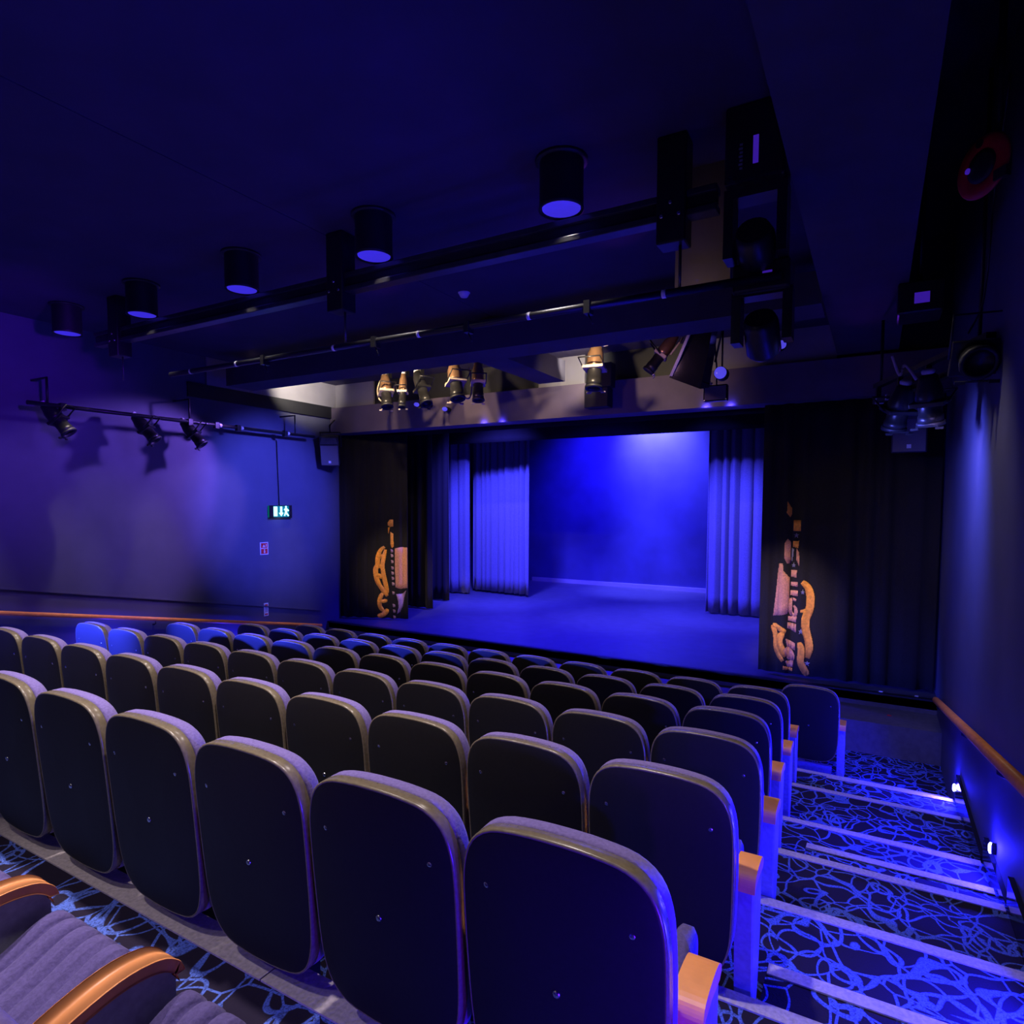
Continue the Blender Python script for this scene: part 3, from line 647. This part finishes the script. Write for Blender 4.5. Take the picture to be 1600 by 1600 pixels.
# bits of cable end and small blue lamps among the cluster
for i, (x, z) in enumerate(((-5.81, 2.48), (-5.62, 2.47), (-5.26, 2.37))):
    t = thing('blue_lamp', ('small blue lamp below the slim lantern', 'small blue lamp left of the tilted black lantern foot', 'small blue lamp right of the tilted black lantern foot')[i], 'light', (x, 6.90, z), group='small blue lamps among the lanterns')
    MB().lathe([(.028, 0), (.034, .02), (.03, .06), (.012, .09)], 12, Matrix.Rotation(pi/2, 4, 'X')).build('lens', 'bluelens', t)
    MB().lathe([(.04, -.005), (.04, -.07), (.03, -.101)], 12, Matrix.Rotation(pi/2, 4, 'X')).build('housing', 'metal', t)
# big spotlight with hood
bs = thing('large_spotlight', 'large black spotlight with square hood before the stage header', 'stage light', (-1.10, 5.7, 2.46), (radians(12), radians(18), radians(0)))
MB().loft([[(-.10, -.10, .30), (.10, -.10, .30), (.10, .10, .30), (-.10, .10, .30)], [(-.13, -.13, .05), (.13, -.13, .05), (.13, .13, .05), (-.13, .13, .05)], [(-.2, -.16, -.24), (.16, -.16, -.28), (.16, .16, -.28), (-.2, .16, -.24)]], True, True, True, False).build('body', 'gloss', bs)
MB().prism([(-.16, .0), (-.12, .25), (-.09, .25), (-.13, .0), (-.17, -.22), (-.20, -.22)], 'y', -.168, -.150).build('fin', 'panel', bs)
MB().tube([(-.19, 0, 0), (-.17, 0, .36), (.17, 0, .36), (.19, 0, 0)], .012, 6).build('yoke', 'metal', bs)
fb = thing('flood_light', 'small square black floodlight under the large spotlight', 'stage light', (-.985, 6.08, 2.15), (0, 0, 0))
MB().box(-.13, .13, -.04, .04, -.10, .08).build('body', 'gloss', fb, .012)
MB().box(-.115, .115, -.046, -.04, -.085, .065).build('glass', 'grille', fb)
MB().box(-.12, -.04, -.03, .0, .09, .11).box(-.1, -.06, -.03, 0, .08, .14).build('bracket', 'cable', fb)
for x in (-.115, .115): MB().lathe([(.008, 0), (.008, .006)], 8, Matrix.Translation((x, -.04, -.085)) @ Matrix.Rotation(pi/2, 4, 'X')).build('screw', 'steel', fb)
MB().tube([(0, .04, .0), (0, .0, .3), (0, -.23, .735)], .01, 6).build('arm', 'metal', fb)
rl = thing('round_lamp', 'small round violet lens peeping out right of the large spotlight', 'light', (-.845, 5.62, 2.27))
MB().lathe([(.062, 0), (.062, .01), (.05, .02), (.01, .026)], 18, Matrix.Rotation(pi/2, 4, 'X')).build('lens', 'bluelens', rl)
MB().lathe([(.068, -.002), (.068, -.12), (.05, -.16)], 18, Matrix.Rotation(pi/2, 4, 'X')).build('housing', 'metal', rl)
MB().tube([(0, .08, .06), (0, .08, .5)], .01, 6).build('stem', 'metal', rl)
r2 = thing('round_lamp', 'small tilted round lamp with white rim on the upper stage wall at right', 'light', (-.43, 6.98, 2.80), (0, 0, radians(20)))
MB().lathe([(.05, 0), (.05, .01), (.01, .02)], 18, Matrix.Rotation(pi/2, 4, 'X')).build('lens', 'bluelens', r2)
MB().lathe([(.06, .004), (.06, -.1), (.04, -.17)], 18, Matrix.Rotation(pi/2, 4, 'X')).build('housing', 'metal', r2)
ub = thing('black_box', 'dark square box on the stage header left of the single hanging lantern', 'box', (-2.72, 6.86, 2.34), (0, 0, 0))
MB().box(-.17, .17, -.05, .14, -.13, .13).build('body', 'black', ub, .01)
MB().box(.02, .22, -.06, .10, .13, .45).build('upper_body', 'black', ub, .01)

# moving head and clutter hung at the right end of the beam
mh = thing('moving_light', 'dark moving-head light with a bright violet label at the right end of the beam', 'stage light', (-.02, 2.47, 2.52))
MB().box(-.14, .16, -.13, .13, .08, .48).build('base', 'gloss', mh, .015)
MB().box(.005, .032, -.134, -.129, .16, .30).build('label_strip', 'label', mh)
for q in range(7): MB().box(-.062-.004*(q % 2), -.047, -.134, -.1305, .145+q*.02, .155+q*.02).build('marking', 'grey', mh)
MB().prism([(-.15, .08), (-.15, -.28), (-.10, -.28), (-.10, .03), (.12, .03), (.12, -.28), (.17, -.28), (.17, .08)], 'y', -.07, .07).build('yoke', 'metal', mh)
MB().lathe([(.06, -.16), (.10, -.12), (.105, .06), (.085, .12)], 16, Matrix.Translation((.01, 0, -.22)) @ Matrix.Rotation(radians(65), 4, 'X')).build('head', 'metal', mh)
mh2 = thing('moving_light', 'dark moving-head light below the violet-labelled one, over the bar', 'stage light', (.02, 2.62, 2.02))
MB().box(-.16, .14, -.11, .11, .06, .22).build('base', 'metal', mh2, .015)
MB().prism([(-.17, .08), (-.17, -.2), (-.12, -.2), (-.12, .05), (.1, .05), (.1, -.2), (.15, -.2), (.15, .08)], 'y', -.06, .06).build('yoke', 'metal', mh2)
MB().lathe([(.06, -.14), (.095, -.1), (.095, .08), (.08, .12)], 16, Matrix.Translation((-.01, 0, -.16)) @ Matrix.Rotation(radians(50), 4, 'X')).build('head', 'metal', mh2)
MB().box(-.09, -.05, -.112, -.108, .10, .14).box(.0, .05, -.112, -.108, .11, .16).build('label_strip', 'label', mh2)
# warm-lit hanger plate behind
struct(MB().box(-.56, -.22, 2.86, 2.95, 2.28, ZC).build('trim_5', 'fascia'))
spot('hanger_light', (-.42, 2.6, 2.16), (-.42, 2.9, 2.4), .8, WARM, 120, .8, .02)

# ------------------------------------------------------------------ side bars and their lanterns
sb = thing('lighting_bar', 'dark lighting bar along the left wall with small lamps', 'bar', (XL+.35, 0, 2.0))
MB().tube([(0, 2.2, 0), (0, 6.3, 0)], .024, 10).build('pipe', 'metal', sb)
for y in (2.4, 4.1, 5.9): MB().tube([(0, y, 0), (0, y, .3), (-.344, y, .3)], .014, 6).build('wall_bracket', 'metal', sb)
for y in (2.55, 4.1, 4.5, 4.85, 5.7): MB().box(-.03, .03, y-.03, y+.03, -.05, .035).build('clamp', 'metal', sb)
for y in (4.5, 4.85, 5.7): MB().lathe([(.026, -.02), (.026, .02)], 10, Matrix.Translation((0, y+.06, 0)) @ Matrix.Rotation(pi/2, 4, 'X')).build('tape_band', 'tape', sb)
for i, y in enumerate((2.5, 3.5, 4.15)):
    lantern(('dark lantern at the near end of the left wall bar', 'dark lantern in the middle of the left wall bar', 'dark lantern hung from the left wall bar below its wire')[i], (XL+.36, y, 1.83), (.6, .5, -1), 'metal', .36, .07, None, 'dark lanterns on the left wall bar')
rb = thing('lighting_bar', 'dark lighting bar reaching from the stage header to the right wall', 'bar', (.57, 5.7, 1.90), (0, 0, -math.atan2(.66, -1.75)+pi/2+pi*0))
rb.rotation_euler = (0, 0, math.atan2(-1.75, .66))
MB().box(0, 1.84, -.03, .03, -.05, -.01).build('lower_rail', 'metal', rb); MB().box(0, 1.84, -.03, .03, .10, .14).build('upper_rail', 'metal', rb)
for x in (.05, .5, 1.0, 1.5): MB().box(x-.015, x+.015, -.02, .02, -.03, .12).build('spacer', 'metal', rb)
for x in (.1, 1.7): MB().tube([(x, 0, .1), (x, 0, .70 if x < 1 else 1.88)], .014, 6).build('hanger', 'metal', rb)
for x in (.08, .3, .62): MB().box(x-.012, x+.012, -.034, .034, -.055, -.005).build('tape_band', 'tape', rb)
GR = 'dark lanterns on the right wall bar'
lantern('dark round-fronted lantern at the wall end of the right wall bar', (1.12, 3.86, 1.86), (.1, -.75, -.35), 'metal', .30, .09, None, GR)
lantern('dark lantern in the middle of the right wall bar, with looped cable', (.93, 4.55, 1.68), (.1, .3, -1), 'metal', .34, .08, [(.05, -.1, -.2), (.12, -.1, -.32), (.16, -.1, -.25), (.2, -.1, -.4)], GR)
lantern('dark lantern at the stage end of the right wall bar', (.74, 5.05, 1.70), (-.2, .4, -1), 'metal', .34, .08, None, GR)
# boxy projector with lit violet face above the bar
pj = thing('projector', 'dark box with a small lit violet face above the right wall bar', 'projector', (.845, 4.7, 2.50))
MB().box(-.15, .15, -.1, .25, -.12, .12).build('body', 'metal', pj, .015)
MB().box(-.04, .06, -.106, -.1, -.05, .03).build('face', 'label', pj)
MB().tube([(0, .1, .12), (0, .1, 1.30)], .02, 8).build('pole', 'metal', pj)
# ring-shaped red bell high on the right wall
bl = thing('alarm_bell', 'round red ring with dark centre, high at the upper right', 'bell', (1.075, 3.0, 2.68), (0, 0, radians(38)))
R = Matrix.Rotation(-pi/2, 4, 'Y') @ Matrix.Scale(.49, 4)
MB().box(-.05, .04, -.07, .07, -.07, .07).tube([(.02, 0, .05), (.02, 0, 1.11)], .018, 8).build('bracket', 'black', bl)
MB().lathe([(.17, .10), (.31, .10), (.325, .12), (.31, .14), (.18, .145), (.165, .13)], 32, R, True).build('ring', 'red', bl)
MB().lathe([(.168, .08), (.168, .150), (.12, .158), (.02, .16)], 24, R).build('centre', 'black', bl)
MB().lathe([(.03, .15), (.03, .17), (.02, .175)], 14, R @ Matrix.Translation((.02, .15, 0))).build('stud', 'label', bl)
MB().lathe([(.045, .14), (.045, .15)], 14, R @ Matrix.Translation((.25, .03, 0))).build('boss', 'black', bl)
MB().box(-.15*.6, -.13*.6, -.3*.56, -.17*.56, -.22*.56, -.13*.56).build('clip', 'black', bl)
cb = thing('loose_cable', 'thin cable trailing down from the upper right corner', 'cable', (0, 0, 0))
MB().tube(catmull([(1.17, 3.3, 3.3), (1.17, 3.72, 2.84), (1.17, 3.8, 2.56), (1.17, 3.9, 2.35), (1.16, 4.0, 2.2), (1.10, 4.05, 2.06)], 5, False), .006, 6).build('cable', 'metal', cb)
# small litter on the right stage step
for i, (x, y, z, l, m) in enumerate(((.72, 6.93, ZS, 'small white scrap on the stage edge before the right curtain, left one', 'white'), (.80, 6.62, -1.37, 'small red and white scrap on the stage step at right', 'sign_red'), (1.06, 6.93, ZS, 'small white scrap on the stage edge nearest the right wall', 'white'))):
    o = MB().prism([(-.02, -.008), (.015, -.012), (.022, .006), (-.01, .012)], 'z', 0, .008).build('paper_scrap', m, None, 0, (x, y, z)); tag(o, l, 'paper')
